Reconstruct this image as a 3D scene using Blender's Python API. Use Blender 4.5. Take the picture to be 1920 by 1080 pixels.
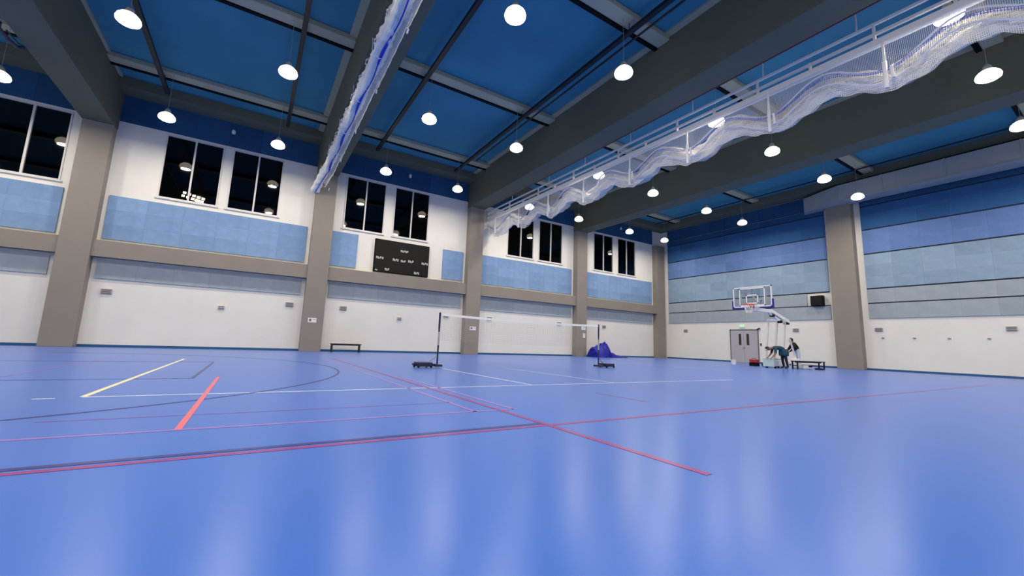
import bpy, bmesh, math, random
from mathutils import Vector, Matrix
random.seed(7)
for o in list(bpy.data.objects): bpy.data.objects.remove(o, do_unlink=True)
SC = bpy.context.scene
COL = SC.collection

# ------------------------------------------------------------------ camera
F_PX, CY = 771.62, 529.1
YAW, PITCH, ROLL = 0.5552, 0.1471, 0.0368
CAM = Vector((6.2733, -23.0017, 0.7536))
fw = Vector((math.sin(YAW)*math.cos(PITCH), math.cos(YAW)*math.cos(PITCH), math.sin(PITCH)))
rt = Vector((math.cos(YAW), -math.sin(YAW), 0)); up = rt.cross(fw)
r2 = rt*math.cos(ROLL) + up*math.sin(ROLL); u2 = -rt*math.sin(ROLL) + up*math.cos(ROLL)
cd = bpy.data.cameras.new('camera'); cam = bpy.data.objects.new('camera', cd); COL.objects.link(cam)
M = Matrix.Identity(4)
for i in range(3):
    M[i][0] = r2[i]; M[i][1] = u2[i]; M[i][2] = -fw[i]; M[i][3] = CAM[i]
cam.matrix_world = M
cd.sensor_width = 36; cd.lens = 36*F_PX/1920; cd.shift_y = -(540-CY)/1920
cd.clip_start = 0.05; cd.clip_end = 300
SC.camera = cam

# ------------------------------------------------------------------ world, exposure
w = bpy.data.worlds.new('night'); SC.world = w; w.use_nodes = True
w.node_tree.nodes['Background'].inputs[0].default_value = (0.05, 0.06, 0.09, 1)
w.node_tree.nodes['Background'].inputs[1].default_value = 0.04
SC.view_settings.view_transform = 'Standard'; SC.view_settings.look = 'None'
SC.view_settings.gamma = 1; SC.view_settings.use_curve_mapping = False
SC.view_settings.exposure = 0.0
LAMP_POWER = 140.0        # watts of each pendant's downward light
LENS_GLOW = 4.0          # emission of the visible lens

# ------------------------------------------------------------------ materials
def srgb(r, g, b):
    f = lambda c: (c/255/12.92) if c/255 <= .04045 else ((c/255+.055)/1.055)**2.4
    return (f(r), f(g), f(b), 1)
def mat(name, rgb, rough=.6, metal=0, vary=.0, scale=4., bump=0., spec=.5, bscale=None):
    m = bpy.data.materials.new(name); m.use_nodes = True
    nt = m.node_tree; b = nt.nodes['Principled BSDF']
    c = srgb(*rgb)
    b.inputs['Base Color'].default_value = c
    b.inputs['Roughness'].default_value = rough; b.inputs['Metallic'].default_value = metal
    b.inputs['Specular IOR Level'].default_value = spec
    if vary or bump:
        tc = nt.nodes.new('ShaderNodeTexCoord')
        n = nt.nodes.new('ShaderNodeTexNoise'); n.inputs['Scale'].default_value = scale; n.inputs['Detail'].default_value = 5
        nt.links.new(tc.outputs['Object'], n.inputs['Vector'])
    if vary:
        r = nt.nodes.new('ShaderNodeValToRGB')
        r.color_ramp.elements[0].position = .3; r.color_ramp.elements[1].position = .7
        r.color_ramp.elements[0].color = (c[0]*(1-vary), c[1]*(1-vary), c[2]*(1-vary), 1)
        r.color_ramp.elements[1].color = (min(1, c[0]*(1+vary)), min(1, c[1]*(1+vary)), min(1, c[2]*(1+vary)), 1)
        nt.links.new(n.outputs['Fac'], r.inputs[0]); nt.links.new(r.outputs[0], b.inputs['Base Color'])
    if bump:
        n2 = nt.nodes.new('ShaderNodeTexNoise'); n2.inputs['Scale'].default_value = bscale or scale*8
        nt.links.new(tc.outputs['Object'], n2.inputs['Vector'])
        bp = nt.nodes.new('ShaderNodeBump'); bp.inputs['Strength'].default_value = bump; bp.inputs['Distance'].default_value = .01
        nt.links.new(n2.outputs['Fac'], bp.inputs['Height']); nt.links.new(bp.outputs[0], b.inputs['Normal'])
    return m
def emit(name, rgb, s):
    m = bpy.data.materials.new(name); m.use_nodes = True; nt = m.node_tree; nt.nodes.clear()
    e = nt.nodes.new('ShaderNodeEmission'); o = nt.nodes.new('ShaderNodeOutputMaterial')
    e.inputs[0].default_value = srgb(*rgb); e.inputs[1].default_value = s
    nt.links.new(e.outputs[0], o.inputs[0]); return m

WHITE = mat('wall_paint', (230, 227, 217), .7, vary=.03, scale=.7, bump=.05)
TAUPE = mat('pillar_paint', (140, 132, 121), .7, vary=.04, scale=1.2, bump=.05)
BEAM = mat('beam_paint', (102, 104, 84), .75, vary=.06, scale=.8)
PURLIN = mat('purlin_paint', (172, 171, 146), .75, vary=.05, scale=.8)
CEIL = mat('ceiling_paint', (62, 134, 156), .85, vary=.10, scale=.5)
FLOOR = mat('floor_vinyl', (34, 97, 196), .28, vary=.04, scale=.35, spec=.4)
fb = FLOOR.node_tree.nodes['Principled BSDF']; fb.inputs['Sheen Weight'].default_value = .16; fb.inputs['Sheen Roughness'].default_value = .35
SKIRT = mat('skirting_blue', (24, 84, 134), .5)
BD = [mat('board_deep_blue_%d' % i, (44+3*i, 94+3*i, 142+4*i), .9, vary=.07, scale=3, bump=.25) for i in range(3)]
BTOP = [mat('board_navy_%d' % i, (26+3*i, 76+3*i, 116+4*i), .9, vary=.07, scale=3, bump=.25) for i in range(3)]
BM = [mat('board_mid_blue_%d' % i, (100+4*i, 130+4*i, 180+4*i), .9, vary=.07, scale=3, bump=.25) for i in range(3)]
BPALE = [mat('board_pale_blue_%d' % i, (136+4*i, 160+4*i, 180+4*i), .9, vary=.07, scale=3, bump=.25) for i in range(3)]
BGREY = [mat('board_grey_blue_%d' % i, (154+3*i, 165+3*i, 171+3*i), .9, vary=.06, scale=3, bump=.25) for i in range(3)]
BSKY = [mat('board_sky_blue_%d' % i, (120+4*i, 150+4*i, 188+4*i), .9, vary=.07, scale=3, bump=.25) for i in range(3)]
GAPSHADE = mat('gap_shade', (40, 46, 58), .8)
FRAME = mat('window_frame_white', (214, 212, 206), .5)
BLACK = mat('black_plastic', (6, 6, 7), .4, spec=.25)
MATTE = mat('black_matte', (8, 8, 9), .8, spec=.2)
DARKMETAL = mat('dark_metal', (34, 36, 38), .5, metal=.3)
NAVY = mat('navy_metal', (22, 26, 62), .45)
STEEL = mat('galvanised_duct', (172, 174, 170), .55, metal=.1, vary=.05, scale=1.5)
WMETAL = mat('white_metal', (228, 228, 226), .45)
WPLASTIC = mat('white_plastic', (232, 232, 232), .4)
GREYBOX = mat('grey_plastic', (168, 168, 164), .5)
GREYDARK = mat('grey_slot', (112, 112, 110), .6)
DOORP = mat('door_grey', (176, 173, 176), .5)
CHROME = mat('chrome', (190, 190, 190), .25, metal=1)
TAPE = mat('net_tape_white', (240, 240, 232), .7)
THREAD = mat('badminton_thread', (168, 165, 158), .8)
NETBLUE = mat('net_blue_stripe', (30, 60, 190), .8)
ROPE = mat('net_white_cord', (222, 224, 236), .85)
REDP = mat('red_pipe', (110, 26, 30), .5)
TARP = mat('blue_tarp', (18, 20, 150), .55, vary=.15, scale=4)
TARPD = mat('dark_navy_tarp', (20, 14, 60), .6)
WOOD = mat('dark_bench_wood', (62, 50, 50), .5, vary=.12, scale=9)
RED = mat('red_paint', (170, 30, 44), .5)
RIM = mat('rim_orange', (222, 74, 52), .45)
PADBLUE = mat('pad_blue', (26, 22, 140), .5)
PALEGREEN = mat('pale_green_pad', (186, 208, 206), .6)
SKIN = mat('skin', (150, 108, 84), .6)
HAIR = mat('hair_black', (14, 12, 12), .6)
TEAL = mat('teal_shirt', (26, 68, 86), .85, vary=.1, scale=8)
NAVYCL = mat('navy_trousers', (22, 24, 44), .85)
BLACKCL = mat('black_jacket', (12, 12, 14), .85)
PALECL = mat('pale_trousers', (186, 200, 208), .85)
SHOE = mat('dark_shoe', (30, 28, 34), .6)
LENS = emit('lamp_lens', (255, 244, 226), LENS_GLOW)
FLOODL = emit('flood_lens', (255, 246, 226), 30)
GREENL = emit('exit_green', (150, 250, 160), 1.3)
SEG = mat('scoreboard_mark', (214, 214, 210), .6)
LNAVY = mat('line_navy', (34, 36, 120), .3); LRED = mat('line_dark_red', (138, 40, 118), .3)
LPINK = mat('line_pink', (140, 108, 190), .3); LWHITE = mat('line_white', (205, 212, 228), .3)
LYEL = mat('line_cream', (232, 226, 176), .3); LOR = mat('line_coral', (226, 100, 110), .3)
LFADE = mat('line_faded', (112, 96, 178), .3)

def glass(name, tint, rough=.0, floor_fres=0.0, ior=1.5):
    m = bpy.data.materials.new(name); m.use_nodes = True; nt = m.node_tree; nt.nodes.clear()
    o = nt.nodes.new('ShaderNodeOutputMaterial'); mx = nt.nodes.new('ShaderNodeMixShader')
    t = nt.nodes.new('ShaderNodeBsdfTransparent'); g = nt.nodes.new('ShaderNodeBsdfGlossy'); f = nt.nodes.new('ShaderNodeFresnel')
    t.inputs[0].default_value = (*tint, 1); g.inputs['Roughness'].default_value = rough; f.inputs[0].default_value = ior
    nt.links.new(f.outputs[0], mx.inputs[0]); nt.links.new(t.outputs[0], mx.inputs[1]); nt.links.new(g.outputs[0], mx.inputs[2])
    nt.links.new(mx.outputs[0], o.inputs[0]); return m
PANE = glass('window_glass', (.32, .30, .27), .03)
BBGLASS = glass('backboard_glass', (.86, .88, .90), .02)
VPANE = mat('door_vision_glass', (40, 34, 34), .1)

def netmat(name, rgb, cell, thick, bg=0.0):
    """a knotted net: cord where the UV grid has a cord, open between"""
    m = bpy.data.materials.new(name); m.use_nodes = True; nt = m.node_tree; nt.nodes.clear()
    L = nt.links.new
    o = nt.nodes.new('ShaderNodeOutputMaterial'); mx = nt.nodes.new('ShaderNodeMixShader')
    t = nt.nodes.new('ShaderNodeBsdfTransparent'); d = nt.nodes.new('ShaderNodeBsdfDiffuse'); d.inputs[0].default_value = srgb(*rgb)
    uv = nt.nodes.new('ShaderNodeUVMap'); sp = nt.nodes.new('ShaderNodeSeparateXYZ'); L(uv.outputs[0], sp.inputs[0])
    outs = []
    for k in (0, 1):
        a = nt.nodes.new('ShaderNodeMath'); a.operation = 'DIVIDE'; a.inputs[1].default_value = cell; L(sp.outputs[k], a.inputs[0])
        b = nt.nodes.new('ShaderNodeMath'); b.operation = 'FRACT'; L(a.outputs[0], b.inputs[0])
        c = nt.nodes.new('ShaderNodeMath'); c.operation = 'LESS_THAN'; c.inputs[1].default_value = thick/cell; L(b.outputs[0], c.inputs[0])
        outs.append(c)
    mm = nt.nodes.new('ShaderNodeMath'); mm.operation = 'MAXIMUM'; L(outs[0].outputs[0], mm.inputs[0]); L(outs[1].outputs[0], mm.inputs[1])
    L(mm.outputs[0], mx.inputs[0]); L(t.outputs[0], mx.inputs[1]); L(d.outputs[0], mx.inputs[2]); L(mx.outputs[0], o.inputs[0])
    return m
NET = netmat('divider_net', (232, 230, 224), .034, .0065)
NETD = netmat('divider_net_gathered', (236, 234, 226), .036, .014)

# ------------------------------------------------------------------ mesh helpers
class MB:
    def __init__(s): s.v = []; s.f = []; s.mi = []; s.uv = None
    def quad(s, pts, m=0):
        n = len(s.v); s.v += [tuple(p) for p in pts]; s.f.append(tuple(range(n, n+len(pts)))); s.mi.append(m); return s
    def box(s, x0, x1, y0, y1, z0, z1, m=0):
        if x0 > x1: x0, x1 = x1, x0
        if y0 > y1: y0, y1 = y1, y0
        if z0 > z1: z0, z1 = z1, z0
        n = len(s.v)
        s.v += [(x0,y0,z0),(x1,y0,z0),(x1,y1,z0),(x0,y1,z0),(x0,y0,z1),(x1,y0,z1),(x1,y1,z1),(x0,y1,z1)]
        for q in ((0,3,2,1),(4,5,6,7),(0,1,5,4),(1,2,6,5),(2,3,7,6),(3,0,4,7)):
            s.f.append(tuple(n+i for i in q)); s.mi.append(m)
        return s
    def prism(s, poly, z0, z1, m=0):
        n = len(s.v); k = len(poly)
        s.v += [(x, y, z0) for x, y in poly] + [(x, y, z1) for x, y in poly]
        s.f.append(tuple(n+i for i in reversed(range(k)))); s.f.append(tuple(n+k+i for i in range(k))); s.mi += [m, m]
        for i in range(k):
            j = (i+1) % k; s.f.append((n+i, n+j, n+k+j, n+k+i)); s.mi.append(m)
        return s
    def bar(s, a, b, wx, wy=None, m=0):
        """a square bar from a to b"""
        a = Vector(a); b = Vector(b); wy = wx if wy is None else wy
        d = (b-a).normalized(); ref = Vector((0,0,1)) if abs(d.z) < .95 else Vector((1,0,0))
        u = d.cross(ref).normalized(); v = d.cross(u).normalized()
        n = len(s.v)
        for c in (a, b):
            for su, sv in ((-1,-1),(1,-1),(1,1),(-1,1)): s.v.append(tuple(c + u*su*wx/2 + v*sv*wy/2))
        for q in ((0,3,2,1),(4,5,6,7),(0,1,5,4),(1,2,6,5),(2,3,7,6),(3,0,4,7)): s.f.append(tuple(n+i for i in q)); s.mi.append(m)
        return s
    def tube(s, pts, r, k=8, m=0, closed=False):
        pts = [Vector(p) for p in pts]; R = r if isinstance(r, (list, tuple)) else [r]*len(pts)
        n = len(s.v); N = len(pts)
        for i, p in enumerate(pts):
            a = pts[(i-1) % N] if closed else pts[max(i-1, 0)]; b = pts[(i+1) % N] if closed else pts[min(i+1, N-1)]
            d = (b-a).normalized(); ref = Vector((0,0,1)) if abs(d.z) < .9 else Vector((1,0,0))
            u = d.cross(ref).normalized(); v = d.cross(u).normalized()
            for j in range(k):
                t = 2*math.pi*j/k; s.v.append(tuple(p + (u*math.cos(t)+v*math.sin(t))*R[i]))
        for i in range(N if closed else N-1):
            i2 = (i+1) % N
            for j in range(k):
                j2 = (j+1) % k; s.f.append((n+i*k+j, n+i*k+j2, n+i2*k+j2, n+i2*k+j)); s.mi.append(m)
        if not closed:
            s.f.append(tuple(n+j for j in reversed(range(k)))); s.f.append(tuple(n+(N-1)*k+j for j in range(k))); s.mi += [m, m]
        return s
    def lathe(s, prof, c=(0,0,0), k=20, m=0):
        """profile of (r, z), bottom to top, about the z axis"""
        n = len(s.v)
        for r, z in prof:
            for j in range(k):
                t = 2*math.pi*j/k; s.v.append((c[0]+r*math.cos(t), c[1]+r*math.sin(t), c[2]+z))
        for i in range(len(prof)-1):
            for j in range(k):
                j2 = (j+1) % k; s.f.append((n+i*k+j, n+i*k+j2, n+(i+1)*k+j2, n+(i+1)*k+j)); s.mi.append(m)
        s.f.append(tuple(n+j for j in reversed(range(k)))); s.f.append(tuple(n+(len(prof)-1)*k+j for j in range(k))); s.mi += [m, m]
        return s
    def mesh(s, name, mats, smooth=False):
        me = bpy.data.meshes.new(name); me.from_pydata(s.v, [], s.f)
        for mm in (mats if isinstance(mats, (list, tuple)) else [mats]): me.materials.append(mm)
        if any(s.mi): me.polygons.foreach_set('material_index', s.mi)
        if smooth: me.polygons.foreach_set('use_smooth', [True]*len(me.polygons))
        me.update(); return me
    def build(s, name, mats, parent=None, smooth=False, bevel=0):
        me = s.mesh(name, mats, smooth)
        if bevel:
            bm = bmesh.new(); bm.from_mesh(me)
            bmesh.ops.bevel(bm, geom=bm.edges[:], offset=bevel, segments=2, affect='EDGES', profile=.5, clamp_overlap=True)
            bm.to_mesh(me); bm.free()
        return link(name, me, parent)
def link(name, me, parent=None):
    o = bpy.data.objects.new(name, me); COL.objects.link(o)
    if parent: o.parent = parent
    return o
def tag(o, label=None, cat=None, group=None, kind=None):
    if label: o['label'] = label
    if cat: o['category'] = cat
    if group: o['group'] = group
    if kind: o['kind'] = kind
    return o
def empty(name, loc=(0,0,0), rz=0):
    o = bpy.data.objects.new(name, None); COL.objects.link(o); o.location = loc; o.rotation_euler = (0,0,rz); o.empty_display_size = .2
    return o
def kids(o): return [c for c in bpy.data.objects if c.parent == o]
def copy_tree(o, parent=None, chs=None):
    c = o.copy(); COL.objects.link(c)
    if parent: c.parent = parent
    for ch in kids(o): copy_tree(ch, c)
    return c

# ------------------------------------------------------------------ dimensions
S = 8.7583; PW = .95; PP = .485; XB = 35.664; YB = -29.8; XL = -9.6
ZC = 11.14; ZB = 9.12; HB = .5
ZWT = 9.53; ZS, ZT = 6.52, 9.45
LAMP_Y = (-2.8, -8.82, -14.9, -20.9, -26.9)
BAYNAMES = ['first bay at the near end', 'bay holding the bright floodlight window', 'scoreboard bay', 'bay behind the badminton net', 'corner bay']

# ------------------------------------------------------------------ floor and court lines
floor = tag(MB().box(XL-.3, XB+.3, YB-.3, .3, -.2, 0).build('floor', FLOOR), 'glossy blue vinyl sports floor with coloured court lines', 'floor', kind='structure')
def line(x0, y0, x1, y1, m, wd=.05, z=.002):
    a = Vector((x0, y0, 0)); b = Vector((x1, y1, 0)); d = (b-a).normalized(); n = Vector((-d.y, d.x, 0))*wd/2
    lo = 0.0004
    mb = MB(); pts = [a-n, b-n, b+n, a+n]
    mb.prism([(p.x, p.y) for p in pts], lo, z)
    return mb.build('court_line', m, floor)
line(XL+2, -19.68, 8.75, -19.68, LNAVY, .06); line(XL+2, -19.775, 26, -19.775, LRED, .055)
line(8.74, -7.2, 8.74, -21.4, LRED, .06, .0024)
line(8.43, -7.2, 8.43, -18.9, LPINK); line(8.93, -14.5, 8.93, -18.9, LPINK)
line(4.78, -16.6, 17.3, -16.6, LWHITE, .05); line(4.78, -16.57, 4.78, -8.5, LYEL, .06, .0026)
line(4.42, -16.66, 4.59, -16.66, LWHITE, .04)
line(5.87, -18.85, 5.87, -14.25, LOR, .048, .0028)
line(XL+2, -18.85, 8.93, -18.85, LPINK, .05); line(4.9, -18.15, 8.43, -18.15, LFADE, .04)
line(1.4, -14.45, 5.53, -14.45, LNAVY, .05); line(5.53, -14.47, 5.53, -9.9, LNAVY, .05); line(1.4, -9.9, 5.53, -9.9, LNAVY, .05)
line(3.25, -14.2, 3.25, -6.8, LPINK, .04, .0026)
line(10.78, -12.3, 10.78, -16.6, LWHITE, .05); line(11.13, -17.9, 11.13, -18.95, LRED, .04)
line(12.9, -12.2, 12.9, -16.6, LWHITE, .04); line(22.2, -6, 22.2, -14, LWHITE, .04)
arc = MB(); N = 72
for i in range(N):
    q = []
    for t, r in ((i, 6.62), (i+1, 6.62), (i+1, 6.67), (i, 6.67)):
        a = -math.pi/2 + math.pi*t/N; q.append((1.4 + r*math.cos(a), -12.2 + r*math.sin(a)))
    arc.prism([q[0], q[3], q[2], q[1]][::-1], .0004, .0022)
arc.build('court_line', LNAVY, floor)

# ------------------------------------------------------------------ wall A (far wall with the windows)
WINS = []   # (x0, x1)
for pr in ([(-3.05, -.88), (-5.75, -3.5)], [(2.1, 4.25), (4.6, 6.73)], [(9.76, 11.9), (12.4, 14.5)], [(20.05, 22.2), (22.63, 24.73)], [(27.8, 29.88), (30.38, 32.44)]): WINS += pr
xs = sorted(WINS)
wa = MB(); TH = .35
wa.box(XL-.3, XB+.3, 0, TH, 0, ZS); wa.box(XL-.3, XB+.3, 0, TH, ZT, ZC)
px_ = XL-.3
for a, b in xs: wa.box(px_, a, 0, TH, ZS, ZT); px_ = b
wa.box(px_, XB+.3, 0, TH, ZS, ZT)
tag(wa.build('wall_far', WHITE), 'long white wall with high windows and acoustic panels', 'wall', kind='structure')
for i, (a, b) in enumerate(xs):
    e = tag(empty('window_%d' % (i+1), ((a+b)/2, 0, ZS)), 'tall dark two-pane window high in the white wall, number %d along it' % (i+1), 'window', kind='structure')
    wd = b-a; h = ZT-ZS; f = MB(); t = .055
    f.box(-wd/2, wd/2, -.03, .12, 0, t).box(-wd/2, wd/2, -.03, .12, h-t, h).box(-wd/2, -wd/2+t, -.03, .12, t, h-t).box(wd/2-t, wd/2, -.03, .12, t, h-t)
    f.build('window_frame', FRAME, e)
    MB().box(-.035, .035, -.03, .1, t, h-t).build('mullion', FRAME, e)
    for sx in (-1, 1):
        x0, x1 = sorted((sx*.035, sx*(wd/2-t)))
        MB().box(x0, x1, .04, .052, t, h-t).build('pane', PANE, e)
    MB().box(-wd/2-.06, wd/2+.06, -.06, .02, -.05, 0.0).build('window_sill', FRAME, e)
# night outside: a floodlight cluster seen low through one window
fl = empty('floodlight', (1.2, 17, 11.0))
tag(fl, 'bright cluster of outdoor floodlights seen through the dark window', 'floodlight')
MB().tube([(0,0,-11.05),(0,0,.2)], .12).build('mast', DARKMETAL, fl)
MB().box(-.8, .8, .02, .12, -.1, .02).box(-.8, .8, .02, .12, .3, .4).build('crossbar', DARKMETAL, fl)
for ix in range(5):
    for iz in range(2):
        x = -.62+ix*.3+.06*iz; z = .16+.26*iz-.06*ix
        MB().box(x-.12, x+.12, -.15, .05, z-.09, z+.12).build('lamp_head', DARKMETAL, fl)
        MB().box(x-.1, x+.1, -.165, -.15, z-.07, z+.1).build('lamp_lens', FLOODL, fl)

# ledge beams, pillars, skirting
for k in range(-1, 4):
    x0, x1 = k*S+PW/2, (k+1)*S-PW/2
    if k == -1: x0 = XL
    tag(MB().box(x0, x1, -.4, 0, 3.6, 4.265).build('trim_%d' % (k+2), TAUPE), 'taupe concrete ledge spanning the %s' % BAYNAMES[k+1], 'ledge', kind='structure')
    MBs = MB().box(x0, x1, -.02, 0, 0, .1)
    tag(MBs.build('baseboard_far' , SKIRT), 'blue skirting along the foot of the %s' % BAYNAMES[k+1], 'skirting', kind='structure')
PN = ['that stands before the floodlight window', 'between the floodlight window and the scoreboard', 'where the white truss of the curtain net ends', 'beside the blue tarp heap', 'in the far corner']
for k in range(0, 5):
    tag(MB().box(k*S-PW/2, k*S+PW/2, -PP, 0, 0, ZB+.3).build('pillar', TAUPE, bevel=.012), 'taupe concrete pillar '+PN[k], 'pillar', kind='structure')
# blue band above the white wall
for k in range(-1, 4):
    x0, x1 = k*S+HB+.012, (k+1)*S-HB-.012
    if k == -1: x0 = XL
    e = tag(empty('acoustic_panel', ((x0+x1)/2, -.0025, ZWT+.02)), 'dark blue strip panel above the windows of the %s' % BAYNAMES[k+1], 'acoustic panel')
    n = 6; wd = (x1-x0)/n
    for i in range(n):
        a = x0+i*wd-(x0+x1)/2
        MB().box(a+.003, a+wd-.003, -.05-.003*random.random(), 0, 0, 1.18).build('board', BTOP[random.randrange(3)], e)

def panel_field(origin, axis, L, H, cols, rows, mats, label, t=.06, seedless=None):
    """boards of an acoustic wall panel; axis 'x' on the far wall (faces -y), 'y' on the end wall (faces -x, runs to -y)"""
    origin = (origin[0]-(.0025 if axis == 'y' else 0), origin[1]-(.0025 if axis == 'x' else 0), origin[2])
    e = tag(empty('acoustic_panel', origin), label, 'acoustic panel')
    cw, rh = L/cols, H/rows; shared = {}
    for c in range(cols):
        for r in range(rows):
            mi = random.randrange(3); tv = random.choice((0, .002, .004))
            key = (mi, tv)
            if key not in shared:
                mb = MB()
                if axis == 'x': mb.box(.0014, cw-.0014, -t-tv, 0, .0014, rh-.0014)
                else: mb.box(-t-tv, 0, -cw+.0014, -.0014, .0014, rh-.0014)
                shared[key] = mb.mesh('board', mats[mi])
            o = link('board', shared[key], e)
            o.location = (c*cw, 0, r*rh) if axis == 'x' else (0, -c*cw, r*rh)
    return e
# upper and lower panels on the far wall
for k in range(-1, 4):
    x0, x1 = (k*S+.63, (k+1)*S-.66)
    if k == -1: x0, x1 = XL+.1, -.72
    if k == 1:
        panel_field((9.28, 0, 4.43), 'x', 1.32, 1.84, 1, 3, BSKY, 'short sky blue wall panel between black scoreboard and the bundled net pillar')
        panel_field((15.53, 0, 4.43), 'x', 1.36, 1.8, 1, 3, BSKY, 'short sky blue wall panel between black scoreboard and the curtain net pillar')
    else:
        panel_field((x0, 0, 4.4), 'x', x1-x0, 1.86, 6, 3, BSKY, 'long sky blue wall panel above the ledge, %s' % BAYNAMES[k+1])
    panel_field((x0, 0, 2.75), 'x', x1-x0, .74, 6, 1, BGREY, 'grey blue wall panel shaded under the ledge of the %s' % BAYNAMES[k+1])

# ------------------------------------------------------------------ wall B (end wall)
P6A, P6B = -12.45, -13.7
tag(MB().box(XB, XB+.3, YB-.3, .35, 0, ZC).build('wall_end', WHITE), 'white end wall clad with rows of blue acoustic panels', 'wall', kind='structure')
tag(MB().box(XB-PP, XB, P6B, P6A, 0, ZC).build('pillar', TAUPE, bevel=.012), 'taupe concrete pillar on the end wall below the grey duct', 'pillar', kind='structure')
for a, b in ((0, P6A), (P6B, YB)):
    segs = [(a, b)] if a < -5 else [(a-.5, -5.92), (-7.9, b)]
    for s0, s1 in segs:
        tag(MB().box(XB-.02, XB, s1, s0, 0, .1).build('baseboard_end', SKIRT), 'blue skirting at the foot of the end wall', 'skirting', 'end wall skirting pieces', kind='structure')
ROWS = [(2.86, 3.68, 1, BGREY, 'grey blue lowest'), (3.74, 4.5, 1, BGREY, 'grey blue second-lowest'), (4.57, 6.5, 3, BPALE, 'pale blue broad'), (6.57, 7.92, 2, BM, 'mid blue'), (7.99, 9.32, 2, BD, 'deep blue'), (9.38, 10.7, 2, BTOP, 'navy blue topmost')]
for si, (a, b, cols, wh) in enumerate(((-.75, -12.2, 9, 'by the hoop'), (-14.0, YB+.1, 13, 'beyond the pillar under the duct'))):
    for z0, z1, rr, ms, nm in ROWS:
        bb = b; cc = cols
        if si == 0 and nm == 'grey blue second-lowest': bb = -10.98; cc = 8
        panel_field((XB, a, z0), 'y', a-bb, z1-z0, cc, rr, ms, '%s row of panels on the end wall %s' % (nm, wh))
    gp = MB()
    for (r0, r1) in zip(ROWS[:-1], ROWS[1:]): gp.box(XB-.03, XB-.001, b, a, r0[1]+.002, r1[0]-.002)  # dark strips set in the joints paint the shadow lines between rows
    tag(gp.build('trim_%d' % (si+11), GAPSHADE), 'dark strips for the shade in the joints between the panel rows on the end wall %s' % wh, 'trim', kind='structure')  # these trim objects are added strips standing in for the joint shade

# other walls (behind the camera) and roof
tag(MB().box(XL-.3, XL, YB-.3, .35, 0, ZC).build('wall_near_end', WHITE), 'white end wall out of sight', 'wall', kind='structure')
tag(MB().box(XL-.3, XB+.3, YB-.3, YB, 0, ZC).build('wall_camera_side', WHITE), 'white long wall out of sight', 'wall', kind='structure')
tag(MB().box(XL-.3, XB+.3, YB-.3, .35, ZC, ZC+.25).build('ceiling', CEIL), 'blue painted ceiling between grey beams', 'ceiling', kind='structure')
BN = ['over the pillar before the floodlight window', 'carrying the first gathered net', 'with the red pipe on its edge', 'between the curtain net and the end wall']
for k in range(0, 4):
    e = tag(MB().box(k*S-HB, k*S+HB, YB, -.01, ZB, ZC).build('ceiling_beam', BEAM, bevel=.01), 'deep grey roof beam '+BN[k], 'beam', kind='structure')
    MB().box(k*S-HB-.24, k*S-HB, YB, -1.0, ZC-.07, ZC).build('beam_flange', PURLIN, e)
    MB().box(k*S+HB, k*S+HB+.1, YB, -1.0, ZC-.07, ZC).build('beam_flange', PURLIN, e)
# edge beams
for k in range(-1, 4):
    x0 = k*S+HB if k >= 0 else XL; x1 = (k+1)*S-HB if k < 3 else XB
    tag(MB().box(x0, x1, -1.0, -.06, 10.72, ZC).build('edge_beam', BEAM, bevel=.01), 'grey edge beam above the windows of the %s' % BAYNAMES[k+1], 'beam', kind='structure')
tag(MB().box(XB-1.1, XB-.07, YB, -1.0, 10.72, ZC).build('edge_beam', BEAM, bevel=.01), 'grey edge beam along the top of the end wall', 'beam', kind='structure')
# purlins with an added dark strip along the far side for its shadow line
BAYC = ['the near end bay', 'the floodlight window bay', 'the scoreboard bay', 'the curtain net bay', 'the end wall bay']
ROWN = {0: 'first', 1: 'second', 2: 'third', 3: 'fourth'}
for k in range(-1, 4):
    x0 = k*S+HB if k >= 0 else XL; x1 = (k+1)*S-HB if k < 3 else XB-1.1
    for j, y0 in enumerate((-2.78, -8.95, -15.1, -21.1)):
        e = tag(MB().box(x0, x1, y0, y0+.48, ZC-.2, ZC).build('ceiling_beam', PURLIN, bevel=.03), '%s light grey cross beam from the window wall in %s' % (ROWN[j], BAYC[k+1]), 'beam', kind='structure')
        MB().box(x0, x1, y0+.482, y0+.62, ZC-.23, ZC-.06).build('shade_strip', MATTE, e)
# long dark conduits running across under the roof
CN = ['one under the floodlight window bay, beside the first net', 'one under the floodlight window bay', 'one over the scoreboard bay', 'paired dark conduits beside the beam with the red pipe']
def conduit(x, kind, label, y0=-1.6):
    e = tag(empty('conduit', (x, 0, 10.62)), label, 'conduit')
    MB().box(-.075, .075, YB, y0, -.06, .06).build('tray', DARKMETAL, e)
    if kind: MB().tube([(.24, YB, -.1), (.24, y0-2.2, -.1)], .035).build('pipe', DARKMETAL, e)
    hb = MB()
    for y in (-2.5, -8.7, -14.85, -20.85): hb.tube([(0, y, .06), (0, y, .32)], .012, 6)
    hb.build('hanger', DARKMETAL, e)
conduit(2.18, 0, 'dark slim conduit under the blue ceiling, beside the pillar before the floodlight window')
conduit(6.65, 0, 'dark slim conduit under the blue ceiling, on the approach to the first gathered net')
conduit(10.85, 0, 'dark slim conduit under the ceiling over the scoreboard bay')
conduit(15.36, 1, 'pair of dark conduits under the ceiling beside the red-piped beam')
tag(MB().tube([(33.4, YB, 10.86), (33.4, -1.3, 10.86)], .04).build('conduit', DARKMETAL), 'thin dark conduit high along the end wall bay ceiling', 'conduit')
tag(MB().tube([(2*S+HB+.042, YB, ZB+.03), (2*S+HB+.042, -1.1, ZB+.03)], .035).build('red_pipe', REDP), 'thin dark red sprinkler pipe along a roof beam edge', 'pipe')
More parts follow.
